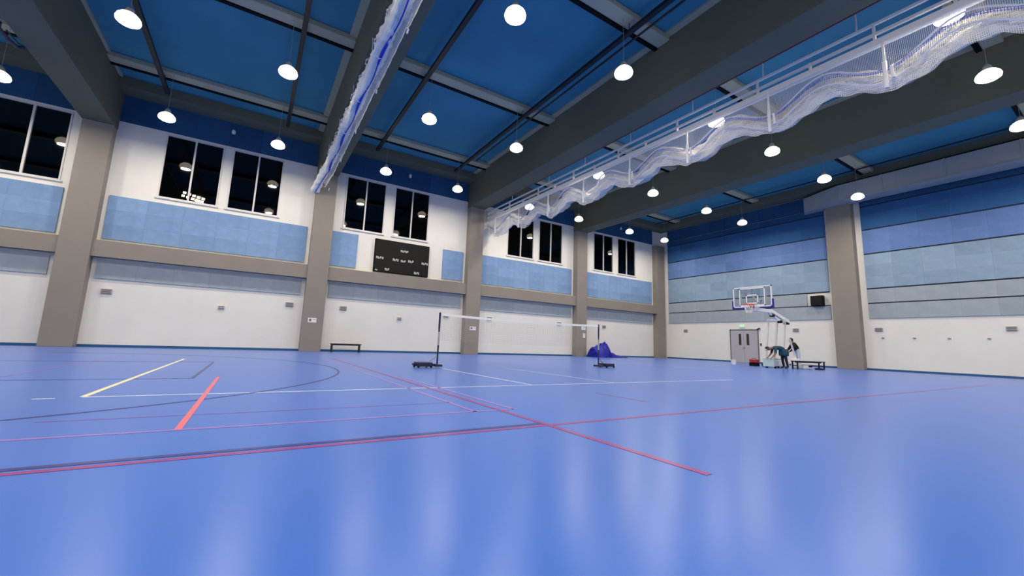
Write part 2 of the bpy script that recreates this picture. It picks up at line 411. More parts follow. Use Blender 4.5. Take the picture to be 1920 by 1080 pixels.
tag(MB().tube([(XB-.092, -.9, 9.77), (XB-.092, -11.1, 9.77)], .022, 6).build('conduit', GREYDARK), 'thin grey pipe on the deep blue panels near the corner', 'pipe')

# duct
dk = tag(empty('air_duct', (34.6, -13, 9.6)), 'large grey air duct passing in front of the end wall pillar', 'duct')
pl = [(34.2,-29.0),(34.2,-13.55),(34.55,-12.6),(35.15,-11.35),(35.5,-11.2),(35.58,-11.35),(35.58,-12.3),(35.16,-12.42),(35.16,-29.0)]
d = MB().prism([(x-34.6, y+13) for x, y in reversed(pl)], 0, .92)
d.build('duct_body', STEEL, dk)
d = MB().box(-.47, .58, -16, -.7, -.05, 0); d.build('bottom_flange', STEEL, dk)
for y in (-15.5, -17.9, -20.3, -22.7, -25.1):
    MB().box(-.425, .58, y+13-.02, y+13+.02, -.06, .945).build('joint_band', STEEL, dk)
    MB().tube([(.1, y+13-1, .92), (.1, y+13-1, 1.54)], .012, 6).build('hanger', DARKMETAL, dk)

# ------------------------------------------------------------------ pendant lamps
LX = (2.51, 6.35, 11.1, 15.04, 19.87, 23.85, 28.68, 32.57)
ldata = bpy.data.lights.new('lamp_light', 'AREA')
ldata.shape = 'DISK'; ldata.size = .4; ldata.energy = LAMP_POWER; ldata.color = (1.0, .90, .76)
def make_lamp(loc):
    e = empty('pendant_lamp', loc)
    MB().lathe([(.12,.23),(.13,.26),(.10,.3),(.09,.36),(.04,.44)], k=20).build('housing', GREYBOX, e, smooth=False)
    MB().lathe([(.1,-.07),(.2,-.055),(.265,-.01),(.28,.05),(.255,.13),(.19,.2),(.12,.235)], k=20).build('diffuser', LENS, e, smooth=True)
    MB().tube([(0,0,.44),(0,0,1.93)], .006, 6).build('cable', GREYBOX, e)
    b = bpy.data.objects.new('light', ldata); COL.objects.link(b); b.parent = e; b.location = (0,0,-.08)
    return e
LXN = ['first line of the floodlight window bay', 'line beside the bundled net', 'line past the bundled net', 'line before the red-piped beam', 'line beside the curtain net rails', 'line between curtain net and plain beam', 'line beyond the plain beam', 'line against the end wall']
RN = ['next to the windows', 'second from the windows', 'third from the windows', 'fourth from the windows', 'fifth from the windows']
proto = None
lpos = [(x, y, LXN[i], RN[j]) for i, x in enumerate(LX) for j, y in enumerate(LAMP_Y)] + [(-1.91, y, 'line before the first pillar', RN[j]) for j, y in enumerate(LAMP_Y)] + [(-6.26, y, 'outermost line', RN[j]) for j, y in enumerate(LAMP_Y)]
for x, y, a, b in lpos:
    if proto is None: proto = make_lamp((x, y, 9.0)); o = proto
    else:
        o = copy_tree(proto); o.location = (x, y, 9.0)
    tag(o, 'round pendant lamp, %s, %s' % (a, b), 'lamp', 'pendant lamps under the roof')

# ------------------------------------------------------------------ sheets with a UV net
def sheet(name, rows, m, parent):
    """rows: list of point rows; UV in metres along and across"""
    nr, nc = len(rows), len(rows[0]); v = [tuple(p) for r in rows for p in r]; f = []
    for i in range(nr-1):
        for j in range(nc-1): f.append((i*nc+j, i*nc+j+1, (i+1)*nc+j+1, (i+1)*nc+j))
    me = bpy.data.meshes.new(name); me.from_pydata(v, [], f); me.materials.append(m)
    al = [0.0]
    for i in range(1, nr): al.append(al[-1] + max(.02, (Vector(rows[i][nc//2])-Vector(rows[i-1][nc//2])).length))
    ac = [0.0]
    for j in range(1, nc): ac.append(ac[-1] + max(.02, (Vector(rows[nr//2][j])-Vector(rows[nr//2][j-1])).length))
    uv = me.uv_layers.new(name='UVMap')
    for p in me.polygons:
        for li in p.loop_indices:
            vi = me.loops[li].vertex_index; uv.data[li].uv = (al[vi//nc], ac[vi % nc])
    me.polygons.foreach_set('use_smooth', [True]*len(me.polygons)); me.update()
    return link(name, me, parent)

# ------------------------------------------------------------------ curtain net on white rails (between two beams)
cn = tag(empty('curtain_net', (18.4, 0, 8.57)), 'white curtain net gathered in scallops below three white rails', 'divider net')
cx = lambda y: .021*(-y) + .03
Y0, Y1 = -.1, -24.5
def rail(z, wx, wz, nm, x=0): return MB().bar((cx(Y0)+x, Y0, z), (cx(Y1)+x, Y1, z), wx, wz).build(nm, WMETAL, cn)
rail(.0, .16, .17, 'main_rail'); rail(.27, .07, .07, 'middle_rail'); rail(.55, .06, .07, 'top_rail')
STR = [-.6-2.665*i-1.25 for i in range(9)]
STR = [-1.25, -3.9, -6.57, -9.22, -11.93, -14.53, -17.25, -19.92, -22.6]
y = -1.3; i = 0
while y > Y1:
    MB().bar((cx(y), y, .0), (cx(y), y, .32), .05, .09).build('rail_bracket', WMETAL, cn)
    if i % 2 == 1: MB().bar((cx(y), y, .27), (cx(y), y, .58), .05, .07).build('rail_bracket', WMETAL, cn)
    y -= 1.42; i += 1
for y in (-3.0, -6.5, -9.2, -11.9, -14.72, -17.1, -19.42, -22): MB().tube([(cx(y), y, .55), (cx(y), y, 2.5)], .022, 6).build('hanger_rod', WMETAL, cn)
MB().bar((cx(-.1), -.12, -.05), (cx(-.1), -.12, .62), .1, .1).build('end_post', WMETAL, cn)
for y in STR:
    x = cx(y)-.1
    st = MB().bar((x, y, -.06), (x, y, -.78), .05, .03).build('lifting_strap', WMETAL, cn)
    MB().tube([(x, y, -.62), (x, y, -1.32)], .045, 8).build('weight_tube', WPLASTIC, st)
    MB().tube([(x, y-.12, -.78), (x, y-.14, -1.12)], .035, 8).build('weight_tube', WPLASTIC, st)
def drop(y):
    """how far the gathered net hangs: lowest at each strap, lifted between"""
    k = (y+1.25)/2.667; return .5+.5*math.cos(2*math.pi*k)
rng = random.Random(3)
NS = 240
ph = [rng.random()*6 for _ in range(8)]
rows = []
for i in range(NS+1):       # thin curtain between rail and gathered bundle
    y = Y0+(Y1-Y0)*i/NS; d = drop(y); zt = -.1; zb_ = -.35-.42*d; r = []
    for j in range(5):
        t = j/4; r.append((cx(y)+.1*t+.05*math.sin(9*y+ph[0])*t, y, zt+(zb_-zt)*t))
    rows.append(r)
sheet('hanging_net', rows, NET, cn)
for layer in range(3):     # gathered folds
    rows = []
    for i in range(NS+1):
        y = Y0+(Y1-Y0)*i/NS; d = drop(y+.12*layer); zt = -.16-.5*d-.08*layer+.04*math.sin(1.9*y+ph[layer]); zb_ = -.86-.42*d+.08*layer+.05*math.sin(2.7*y+ph[layer+3]); r = []
        for j in range(9):
            t = j/8; a = math.pi*(t*1.15-.07)
            r.append((cx(y)+(.05+.12*layer)*(-math.sin(a))*(1+.25*math.sin(5.3*y+layer*2)) + .1*layer+.2 + .04*math.sin(13*y+3*t+ph[layer]), y, zt+(zb_-zt)*t + .025*math.sin(8*y+6*t)))
        rows.append(r)
    sheet('gathered_net', rows, (NETD, NET, NETD)[layer], cn)
rp = MB()
for off, zo in ((.02, 0), (.0, -.24)):
    pts = []
    for i in range(0, NS+1, 2):
        y = Y0+(Y1-Y0)*i/NS; d = drop(y); pts.append((cx(y)+off, y, -.2-.56*d+zo*(1.4)+.03*math.sin(2*y)))
    rp.tube(pts, .022, 5)
rp.build('gathering_rope', ROPE, cn)
rows = [[(cx(Y0+(Y1-Y0)*i/NS)-.02, Y0+(Y1-Y0)*i/NS, -.3-.46*drop(Y0+(Y1-Y0)*i/NS)), (cx(Y0+(Y1-Y0)*i/NS)-.02, Y0+(Y1-Y0)*i/NS, -.39-.46*drop(Y0+(Y1-Y0)*i/NS))] for i in range(NS+1)]
BAND = netmat('blue_band_net', (96, 110, 205), .05, .012)
sheet('blue_band', rows, BAND, cn)

# ------------------------------------------------------------------ first net, bundled tight under a beam
bn = tag(empty('bundled_net', (S-.28, 0, 8.78)), 'white net with blue stripe bundled tight under a roof beam', 'divider net')
Z1 = -22.0
def bz(y): return -1.05*max(0, 1-(-y)/2.0)**1.3
def bx(y): return -.42*max(0, 1-(-y)/2.2)**1.2
rows = []; NB = 260
for i in range(NB+1):
    y = -.55+(Z1+.55)*i/NB; r = []
    for j in range(15):
        a = 2*math.pi*j/14
        rr = .185 + .028*math.sin(7*a+3.1*y) + .03*math.sin(3*a-2.3*y+1) + .018*math.sin(17*y+2*a)
        r.append((bx(y)+rr*math.cos(a)*1.0, y, bz(y)+rr*math.sin(a)*.85))
    rows.append(r)
sheet('net_roll', rows, netmat('rolled_net', (244, 242, 230), .06, .044), bn)
rows2 = [[tuple(Vector((bx(p[1])+(p[0]-bx(p[1]))*.86, p[1], bz(p[1])+(p[2]-bz(p[1]))*.86))) for p in r] for r in rows]
sheet('inner_roll', rows2, mat('inner_net', (206, 204, 196), .9, vary=.15, scale=6), bn)
rows = []
for i in range(NB+1):
    y = -.55+(Z1+.55)*i/NB; wd = .018+.026*max(0, math.sin(2*math.pi*y/3.1+1.2)); c = bx(y)+.05+.03*math.sin(2.2*y)
    rows.append([(c-wd, y, bz(y)-.185), (c+wd, y, bz(y)-.185)])
sheet('blue_stripe', rows, NETBLUE, bn)
for i in range(7):           # loose pouches hanging along one side
    y0 = -1.1-3.1*i; L = 3.5; rows = []
    for a in range(25):
        t = a/24; y = y0-L*t; sag = .24*(t**.6 if t < .0 else (1-t)**.55)*min(1, t*14+.2); r = []
        for j in range(6):
            u = j/5; r.append((bx(y)+.15+.12*math.sin(math.pi*u*.9)+.06*u, y, bz(y)-.02-.16*u-sag*u+.02*math.sin(11*y+5*u)))
        rows.append(r)
    sheet('loose_fold', rows, NETD, bn)
    MB().tube([(.3, y0-.02+.06*math.cos(t*.7), bz(y0)-.32+.06*math.sin(t*.7)) for t in range(9)], .014, 5, closed=True).build('tie_ring', ROPE, bn)
    for q in (0, .9, 1.9):
        MB().tube([(-.16, y0-q, bz(y0)+.1), (-.25, y0-q-.05, bz(y0)-.02), (-.27, y0-q-.1, bz(y0)-.2)], .022, 5).build('tie_end', ROPE, bn)
for y in [-1.5-2.6*i for i in range(8)]:
    MB().tube([(-.22, y, .335), (-.21, y, -.05), (bx(y), y, bz(y)-.22), (.21, y, -.05), (.22, y, .335)], .012, 5).build('suspension_strap', ROPE, bn)

# ------------------------------------------------------------------ badminton net
bd = tag(empty('badminton_net', (10.79, -11.87, 0)), 'thin white-taped badminton net between two wheeled posts', 'net')
LN = 6.22; DY = .04
e = MB()
def ny(x): return DY*x/LN
def nz(x): return 1.535-.05*math.sin(math.pi*x/LN)
tp = []
for i in range(31):
    x = .031+(LN-.062)*i/30; tp.append((x, ny(x), nz(x)))
t = MB()
for a, b in zip(tp[:-1], tp[1:]): t.bar((a[0]+.0, a[1], a[2]-.04), (b[0], b[1], b[2]-.04),   .02, .068)
t.build('top_tape', TAPE, bd)
m = MB(); r_ = .0013
for i in range(0, 105):
    x = .06+i*(LN-.12)/104; m.bar((x, ny(x), nz(x)-.08), (x, ny(x), nz(x)-.76), r_*2)
for j in range(1, 13):
    for a, b in zip(tp[:-1], tp[1:]): m.bar((a[0], a[1], a[2]-.08-.057*j), (b[0], b[1], b[2]-.08-.057*j), r_*2)
o = m.build('net_mesh', THREAD, bd); o['kind'] = 'stuff'
def post(loc, sgn, label):
    p = tag(empty('badminton_post', loc), label, 'net post', 'badminton posts')
    q = MB().tube([(0,0,.06),(0,0,1.1)], .024, 10).build('pole', NAVY, p, smooth=False)
    MB().tube([(0,0,1.1),(0,0,1.55)], .028, 10).build('upper_pole', NAVY, q)
    MB().tube([(0,0,.62),(0,0,1.0)], .0255, 10).build('chrome_sleeve', CHROME, q)
    MB().box(-.1,.1,-.16,.16,.03,.09).build('foot_plate', NAVY, p, bevel=.008)
    MB().bar((0,0,.075),(sgn*.72,0,.09),.07,.05).build('base_arm', NAVY, p)
    MB().box(sgn*.2, sgn*.62, -.2, .2, .035, .15).build('weight_box', NAVY, p, bevel=.02)
    MB().bar((sgn*.02,0,.32),(sgn*.24,0,.14),.025).build('brace', CHROME, p)
    for wx in (.24, .6):
        for wy in (-.17, .17):
            MB().tube([(sgn*wx, wy-.02, .03),(sgn*wx, wy+.02, .03)], .03, 10).build('wheel', BLACK, p)
    return p
post((10.79, -11.87, 0), -1, 'navy badminton post standing before the scoreboard bay with its weight box')
post((17.01, -11.83, 0), 1, 'navy badminton post standing in front of the blue tarp heap')

# ------------------------------------------------------------------ benches
def bench(name, loc, rz, L, D, H, label, topm, slats=2):
    b = tag(empty(name, loc, rz), label, 'bench')
    for i in range(slats):
        y0 = -D/2+i*D/slats; MB().box(-L/2, L/2, y0+.008, y0+D/slats-.008, H-.045, H).build('slat', topm, b, bevel=.006)
    for sx in (-1, 1):
        x = sx*(L/2-.06)
        for sy in (-1, 1): MB().box(x-.025, x+.025, sy*(D/2-.05)-.025, sy*(D/2-.05)+.025, 0, H-.045).build('leg', DARKMETAL, b)
        MB().box(x-.02, x+.02, -D/2+.05, D/2-.05, H*.38, H*.38+.04).build('crossbar', DARKMETAL, b)
    MB().box(-L/2+.08, L/2-.08, -.02, .02, H-.09, H-.047).build('stretcher', DARKMETAL, b)
    return b
bench('bench', (10.37, -.62, 0), 0, 1.44, .4, .42, 'low dark bench against the white wall under the scoreboard bay', WOOD)
bench('bench', (30.15, -13.08, 0), -.26, 1.9, .36, .4, 'long low navy bench beside the basketball hoop', NAVY)

# ------------------------------------------------------------------ blue tarp heap by the fourth pillar
hp = tag(empty('tarp_heap', (26.62, -1.25, 0)), 'crumpled royal blue tarp heaped against the wall by a pillar', 'tarp')
prof = [(0, .6), (.25, .72), (.55, .86), (.8, .9), (1.0, 1.02), (1.2, 1.04), (1.32, .74), (1.45, .45), (1.62, .32), (1.78, .33), (1.95, .19), (2.3, .12), (2.75, .09), (2.95, .0)]
rr = random.Random(5)
def ph_(x):
    for (a, za), (b, zb_) in zip(prof[:-1], prof[1:]):
        if a <= x <= b and b > a: return za+(zb_-za)*(x-a)/(b-a)
    return 0
v = []; f = []; nx, nyy = 60, 22
for i in range(nx+1):
    x = 2.95*i/nx; H = ph_(min(x, 2.94)); wd = .55+.12*math.sin(3*x)+.1*(x > 1.3)
    for j in range(nyy+1):
        t = j/nyy*2-1
        hgt = H*max(0, 1-abs(t)**2.6)**.7*(1+.05*math.sin(9*x+4*t)+.04*math.sin(17*x-7*t+1)+.02*rr.uniform(-1, 1))
        v.append((x+.03*math.sin(11*t+5*x), t*wd+.03*math.sin(7*x), max(0.004, hgt)))
for i in range(nx):
    for j in range(nyy): f.append((i*(nyy+1)+j, (i+1)*(nyy+1)+j, (i+1)*(nyy+1)+j+1, i*(nyy+1)+j+1))
n0 = len(v)
me = bpy.data.meshes.new('tarp'); 
endf = tuple(range(0, nyy+1)); f.append(endf)
me.from_pydata(v, [], f); me.materials.append(TARP); me.update(); link('folded_tarp', me, hp)
mb = MB(); mb.tube([(1.7,.05,.05),(2.2,-.02,.09),(2.7,.04,.07),(3.05,.0,.05)], [.04,.09,.07,.03], 8); mb.build('dark_hem', TARPD, hp)

# ------------------------------------------------------------------ portable basketball hoop
HY = -12.13
bh = tag(empty('basketball_hoop', (28.9, HY, 0)), 'white portable basketball hoop with clear backboard before the end wall', 'basketball hoop')
def B(x, y, z): return (x-28.9, y-HY, z)
W2, ZB0, ZB1 = .93, 2.94, 3.96; fx = 27.0-28.9
g = MB().box(fx-.008, fx+.008, -W2, W2, ZB0, ZB1).build('backboard', BBGLASS, bh)
fr = MB(); t = .05
fr.box(fx-.03, fx+.03, -W2, W2, ZB1-t, ZB1).box(fx-.03, fx+.03, -W2, W2, ZB0, ZB0+t).box(fx-.03, fx+.03, -W2, -W2+t, ZB0, ZB1).box(fx-.03, fx+.03, W2-t, W2, ZB0, ZB1)
fr.build('board_frame', WMETAL, g)
ln = MB(); q = fx-.011
def rect(y0, y1, z0, z1, tt):
    ln.box(q-.004, q, y0, y1, z0, z0+tt).box(q-.004, q, y0, y1, z1-tt, z1).box(q-.004, q, y0, y0+tt, z0, z1).box(q-.004, q, y1-tt, y1, z0, z1)
rect(-.62, .62, ZB0+.06, ZB1-.06, .05); rect(-.295, .295, ZB0+.17, ZB0+.62, .05)
ln.build('board_lines', WPLASTIC, g)
bk = MB(); b2 = fx+.05
bk.box(b2, b2+.05, -.03, .03, ZB0, ZB1).box(b2, b2+.05, -.62, -.57, ZB0, ZB1).box(b2, b2+.05, .57, .62, ZB0, ZB1).bar((b2+.02, .58, ZB1-.1), (b2+.02, .03, ZB1-.45), .03)
bk.build('rear_bracing', WMETAL, g)
pd = MB(); pd.box(fx-.04, fx+.04, -W2-.02, -.36, ZB0-.07, ZB0).box(fx-.04, fx+.04, .2, W2+.02, ZB0-.07, ZB0).box(fx-.04, fx+.04, -W2-.06, -W2, ZB0-.07, ZB0+.36).box(fx-.04, fx+.04, W2, W2+.06, ZB0-.07, ZB0+.36)
pd.build('edge_padding', PADBLUE, g)
rc = (fx-.36, 0, 3.05)
rim = MB().tube([(rc[0]+.225*math.cos(a*math.pi/12), .225*math.sin(a*math.pi/12), rc[2]) for a in range(24)], .018, 8, closed=True)
rim.box(fx-.14, fx-.01, -.08, .08, 2.98, 3.06); rim.box(fx-.03, fx-.01, -.1, .1, 2.9, 3.06)
rm = rim.build('rim', RIM, bh)
nt = MB()
for a in range(12):
    for sg in (-1, 1):
        pts = []
        for kk in range(4):
            ang = (a+sg*kk*.5)*math.pi/6; rr_ = .22-.035*kk; pts.append((rc[0]+rr_*math.cos(ang), rr_*math.sin(ang), rc[2]-.02-.13*kk))
        nt.tube(pts, .006, 4)
nt.build('hoop_net', TAPE, rm)
ar = MB().bar((fx+.06, .0, 2.84), B(28.75, HY, 2.86), .16, .17)
ar.bar(B(28.65, HY, 2.88), B(30.4, HY, 2.42), .17, .16); ar.build('boom', WMETAL, bh)
ar = MB().bar((fx+.08, 0, 3.5), B(27.7, HY, 2.92), .06).bar((fx+.08, -.4, 3.3), B(27.6, HY, 2.9), .05).bar((fx+.08, .4, 3.3), B(27.6, HY, 2.9), .05)
ar.build('board_support', WMETAL, bh)
MB().bar(B(28.5, HY, 2.76), B(29.6, HY, 2.42), .09).build('lower_link', WMETAL, bh)
mk = MB().box(29.5-28.9, 29.68-28.9, -.09, .09, 2.3, 2.44).box(30.15-28.9, 30.4-28.9, -.09, .09, 2.26, 2.36).box(28.75-28.9, 28.93-28.9, -.09, .09, 2.58, 2.7)
mk.build('pivot_bolts', BLACK, bh)
GREYM = mat('light_grey_metal', (200, 198, 196), .45)
for sy in (-.24, .24):
    MB().bar(B(28.85, HY+sy*.8, 2.42), B(28.4, HY+sy*.8, .42), .06).build('mast', GREYM, bh)
    MB().bar(B(29.75, HY+sy*.8, 2.42), B(29.3, HY+sy*.8, .42), .055).build('mast', GREYM, bh)
MB().bar(B(28.85, HY-.26, 2.42), B(28.85, HY+.26, 2.42), .1).build('mast_head', WMETAL, bh)
MB().bar(B(29.75, HY-.26, 2.42), B(29.75, HY+.26, 2.42), .1).build('mast_head', WMETAL, bh)
MB().box(28.3-28.9, 29.75-28.9, -.26, .26, .09, .40).build('base_box', WMETAL, bh, bevel=.03)
MB().box(28.2-28.9, 28.31-28.9, -.27, .27, .06, .5).build('front_pad', PALEGREEN, bh, bevel=.03)
MB().box(28.4-28.9, 29.1-28.9, -.2, .2, .40, .5).build('counterweight', PALEGREEN, bh, bevel=.03)
for wx in (28.45, 29.6):
    for sy in (-.2, .2): MB().tube([B(wx, HY+sy-.04, .07), B(wx, HY+sy+.04, .07)], .07, 12).build('wheel', BLACK, bh)
# slanting white strut on the rear
MB().bar(B(29.85, -12.42, 1.5), B(30.4, -12.42, .5), .06).bar(B(29.7, HY, .3), B(30.5, -12.4, .25), .06).build('rear_strut', WMETAL, bh)
MB().box(30.2-28.9, 30.6-28.9, -.42, -.12, 0.02, .5).build('rear_ballast', WPLASTIC, bh, bevel=.03)

# ------------------------------------------------------------------ people
def figure(name, loc, rz, verts, edges, radii, regions, label):
    """one skinned body: verts by name, edges (a, b, region); faces take the region of the closest bone"""
    names = list(verts); idx = {n: i for i, n in enumerate(names)}
    me = bpy.data.meshes.new(name+'_skeleton'); me.from_pydata([verts[n] for n in names], [(idx[a], idx[b]) for a, b, _ in edges], []); me.update()
    o = bpy.data.objects.new(name+'_tmp', me); COL.objects.link(o)
    sk = o.modifiers.new('skin', 'SKIN'); sk.use_smooth_shade = True; sk.branch_smoothing = .4
    for i, n in enumerate(names):
        r = radii[n]; sv = me.skin_vertices[0].data[i]; sv.radius = r if isinstance(r, tuple) else (r, r); sv.use_root = (n == 'pelvis')
    sb = o.modifiers.new('sub', 'SUBSURF'); sb.levels = 2; sb.render_levels = 2
    dg = bpy.context.evaluated_depsgraph_get(); dg.update()
    nm = bpy.data.meshes.new_from_object(o.evaluated_get(dg)); nm.name = name
    bpy.data.objects.remove(o, do_unlink=True)
    nm.materials.clear(); ml = []
    for m_ in regions.values():
        ml.append(m_); nm.materials.append(m_)
    keys = list(regions)
    segs = [(Vector(verts[a]), Vector(verts[b]), keys.index(rg)) for a, b, rg in edges]
    for p in nm.polygons:
        c = p.center; best = None
        for a, b, k in segs:
            ab = b-a; t = max(0, min(1, (c-a).dot(ab)/ab.length_squared)); dd = (c-a-ab*t).length
            if best is None or dd < best[0]: best = (dd, k)
        p.material_index = best[1]; p.use_smooth = True
    ob = link(name, nm); ob.location = loc; ob.rotation_euler = (0, 0, rz); tag(ob, label, 'person')
    return ob
def hand(verts, edges, radii, wrist, pre, d, side, rg):
    """palm and five fingers from a wrist point along direction d"""
    wv = Vector(verts[wrist]); d = Vector(d).normalized(); s_ = Vector(side).normalized()
    verts[pre+'palm'] = tuple(wv+d*.07); edges.append((wrist, pre+'palm', rg)); radii[pre+'palm'] = (.036, .022)
    nrm = d.cross(s_)
    for i, L in enumerate((.075, .085, .08, .062)):
        b = wv+d*.1+s_*(.026*(1.5-i)); m1 = b+d*L*.55+nrm*.012; m2 = b+d*L*.85+nrm*.035
        for nm_, q_ in (('a', b), ('b', m1), ('c', m2)): verts[pre+'f%d%s' % (i, nm_)] = tuple(q_); radii[pre+'f%d%s' % (i, nm_)] = .0095
        edges += [(pre+'palm', pre+'f%da' % i, rg), (pre+'f%da' % i, pre+'f%db' % i, rg), (pre+'f%db' % i, pre+'f%dc' % i, rg)]
    t1 = wv+d*.05+s_*.045; t2 = t1+d*.045+s_*.02
    verts[pre+'ta'] = tuple(t1); verts[pre+'tb'] = tuple(t2); radii[pre+'ta'] = .012; radii[pre+'tb'] = .0095
    edges += [(wrist, pre+'ta', rg), (pre+'ta', pre+'tb', rg)]
def head_parts(ob, c, fdir, updir):
    """hair cap, ears, eyes, nose and mouth on the head centred at c, facing fdir"""
    f = Vector(fdir).normalized(); u = Vector(updir); u = (u-f*u.dot(f)).normalized(); s_ = f.cross(u); c = Vector(c)
    bm = bmesh.new(); bmesh.ops.create_uvsphere(bm, u_segments=18, v_segments=12, radius=1)
    for v_ in bm.verts:
        a, b_, z_ = v_.co; v_.co = c + s_*a*.088 + f*(b_*.108-.012) + u*(z_*.118+.012)
    bmesh.ops.delete(bm, geom=[v_ for v_ in bm.verts if (v_.co-c).dot(f) > .035 and (v_.co-c).dot(u) < .06 or (v_.co-c).dot(u) < -.075], context='VERTS')
    me = bpy.data.meshes.new('hair'); bm.to_mesh(me); bm.free(); me.materials.append(HAIR); link('hair', me, ob)
    for sg in (-1, 1):
        e1 = c+s_*.084*sg; MB().tube([e1-u*.03, e1+u*.0+s_*.012*sg, e1+u*.03], [.012, .018, .012], 8).build('ear', SKIN, ob, True)
        e2 = c+f*.088+s_*.032*sg+u*.005; MB().tube([e2-s_*.012, e2+s_*.012], .009, 8).build('eye', BLACK, ob, True)
    n_ = c+f*.093; MB().tube([n_+u*.015, n_+f*.022-u*.025], [.01, .016], 8).build('nose', SKIN, ob, True)
    mo = c+f*.088-u*.06; MB().tube([mo-s_*.025, mo+s_*.025], .008, 8).build('mouth', mat('lips', (130, 80, 70), .6), ob, True)

# person 1: bends forward over the hoop's base, facing -x (local: faces -x)
V = dict(pelvis=(0,0,.92), belly=(-.12,0,1.0), chest=(-.34,0,1.03), neckb=(-.47,0,1.0), neck=(-.56,0,.97), heada=(-.63,0,.96), headb=(-.74,0,.93),
  hipl=(.0,.1,.86), kneel=(-.03,.12,.48), anklel=(.03,.13,.09), toel=(-.13,.14,.04), hipr=(.0,-.1,.86), kneer=(.03,-.13,.48), ankler=(.1,-.14,.09), toer=(-.06,-.15,.04),
  shl=(-.42,.18,1.0), ell=(-.46,.24,.74), wrl=(-.60,.2,.58), shr=(-.42,-.18,1.0), elr=(-.45,-.25,.74), wrr=(-.58,-.22,.56))
E_ = [('pelvis','belly','shirt'),('belly','chest','shirt'),('chest','neckb','shirt'),('neckb','neck','skin'),('neck','heada','skin'),('heada','headb','skin'),
  ('pelvis','hipl','trousers'),('hipl','kneel','trousers'),('kneel','anklel','trousers'),('anklel','toel','shoe'),('pelvis','hipr','trousers'),('hipr','kneer','trousers'),('kneer','ankler','trousers'),('ankler','toer','shoe'),
  ('chest','shl','shirt'),('shl','ell','shirt'),('ell','wrl','skin'),('chest','shr','shirt'),('shr','elr','shirt'),('elr','wrr','skin')]
R_ = dict(pelvis=(.19,.17), belly=(.18,.16), chest=(.2,.16), neckb=.085, neck=.06, heada=.085, headb=.098, hipl=.1, kneel=.068, anklel=.05, toel=.042, hipr=.1, kneer=.068, ankler=.05, toer=.042,
  shl=.075, ell=.052, wrl=.034, shr=.075, elr=.052, wrr=.034)
hand(V, E_, R_, 'wrl', 'l', (-.7,-.1,-.7), (0,-1,0), 'skin'); hand(V, E_, R_, 'wrr', 'r', (-.7,.1,-.7), (0,1,0), 'skin')
p1 = figure('person', (28.52, -12.72, 0), -.75, V, E_, R_, dict(shirt=TEAL, trousers=NAVYCL, skin=SKIN, shoe=SHOE), 'person in teal shirt and dark trousers bending over the hoop base')
head_parts(p1, (-.72,0,.93), (-.75,0,-.66), (-.66,0,.75))
MB().lathe([(.205,.62),(.215,.7),(.21,.85),(.19,.95)], k=18).build('shirt_hem', TEAL, p1, True)

# person 2: leans forward behind the bench, arms reaching down
V = dict(pelvis=(0,0,.9), belly=(-.06,0,1.02), chest=(-.15,0,1.2), neckb=(-.2,0,1.32), neck=(-.23,0,1.37), heada=(-.26,0,1.41), headb=(-.3,0,1.47),
  hipl=(.0,.1,.84), kneel=(-.05,.12,.46), anklel=(.02,.13,.09), toel=(-.14,.14,.04), hipr=(.0,-.1,.84), kneer=(-.01,-.13,.46), ankler=(.06,-.14,.09), toer=(-.1,-.15,.04),
  shl=(-.18,.19,1.27), ell=(-.3,.25,1.02), wrl=(-.48,.18,.86), shr=(-.18,-.19,1.27), elr=(-.28,-.26,1.02), wrr=(-.46,-.2,.84))
R2 = dict(R_); R2.update(pelvis=(.18,.16), belly=(.2,.17), chest=(.25,.19), shl=.095, shr=.095, ell=.068, elr=.068, wrl=.042, wrr=.042)
E2 = [e_ for e_ in E_ if not (e_[0][0] in 'lr' and ('palm' in e_[0] or e_[0][1:2] in 'ft' )) and 'palm' not in e_[1] and e_[1] not in ('lta','rta')]
hand(V, E2, R2, 'wrl', 'l', (-.6,-.1,-.8), (0,-1,0), 'skin'); hand(V, E2, R2, 'wrr', 'r', (-.6,.1,-.8), (0,1,0), 'skin')
E2 = [(a, b, 'shirt' if (a, b) in (('ell','wrl'),('elr','wrr')) else g_) for a, b, g_ in E2]
p2 = figure('person', (31.15, -12.2, 0), -.8, V, E2, R2, dict(shirt=BLACKCL, trousers=PALECL, skin=SKIN, shoe=SHOE), 'person in black jacket and pale trousers leaning forward behind the bench')
head_parts(p2, (-.29,0,1.46), (-.9,0,-.43), (-.43,0,.9))

# ------------------------------------------------------------------ things on the floor by the end wall
bu = tag(empty('bucket', (29.55, -9.6, 0)), 'small white bucket standing in front of the grey double door', 'bucket')
MB().lathe([(.1,0),(.115,.02),(.14,.26),(.15,.27),(.15,.29),(.135,.29)], k=20).build('body', WPLASTIC, bu)
MB().tube([(.15*math.cos(a), .15*math.sin(a)*.25-.02, .27-.1*math.sin(a)) for a in [i*math.pi/10 for i in range(11)]], .006, 5).build('handle', CHROME, bu)
tb = tag(empty('toolbox', (30.0, -10.5, 0)), 'red toolbox with dark base on the floor before the door', 'toolbox')
MB().box(-.16,.16,-.2,.2,0,.18).build('lower_tray', MATTE, tb, bevel=.015); MB().box(-.15,.15,-.19,.19,.185,.36).build('lid', RED, tb, bevel=.02)
MB().tube([(0,-.1,.36),(0,-.1,.41),(0,.1,.41),(0,.1,.36)], .014, 6).build('handle', BLACK, tb)
bg = tag(empty('tool_bag', (30.25, -11.05, 0)), 'slumped dark grey tool bag beside the red toolbox', 'bag')
GB = mat('grey_bag', (66, 70, 70), .85, vary=.1, scale=8)
MB().lathe([(.2,0),(.26,.04),(.27,.12),(.2,.2),(.08,.24)], k=18).build('body', GB, bg, True)
MB().tube([(-.14,0,.2),(-.1,0,.3),(.1,0,.3),(.14,0,.2)], .014, 6).build('handle', MATTE, bg)
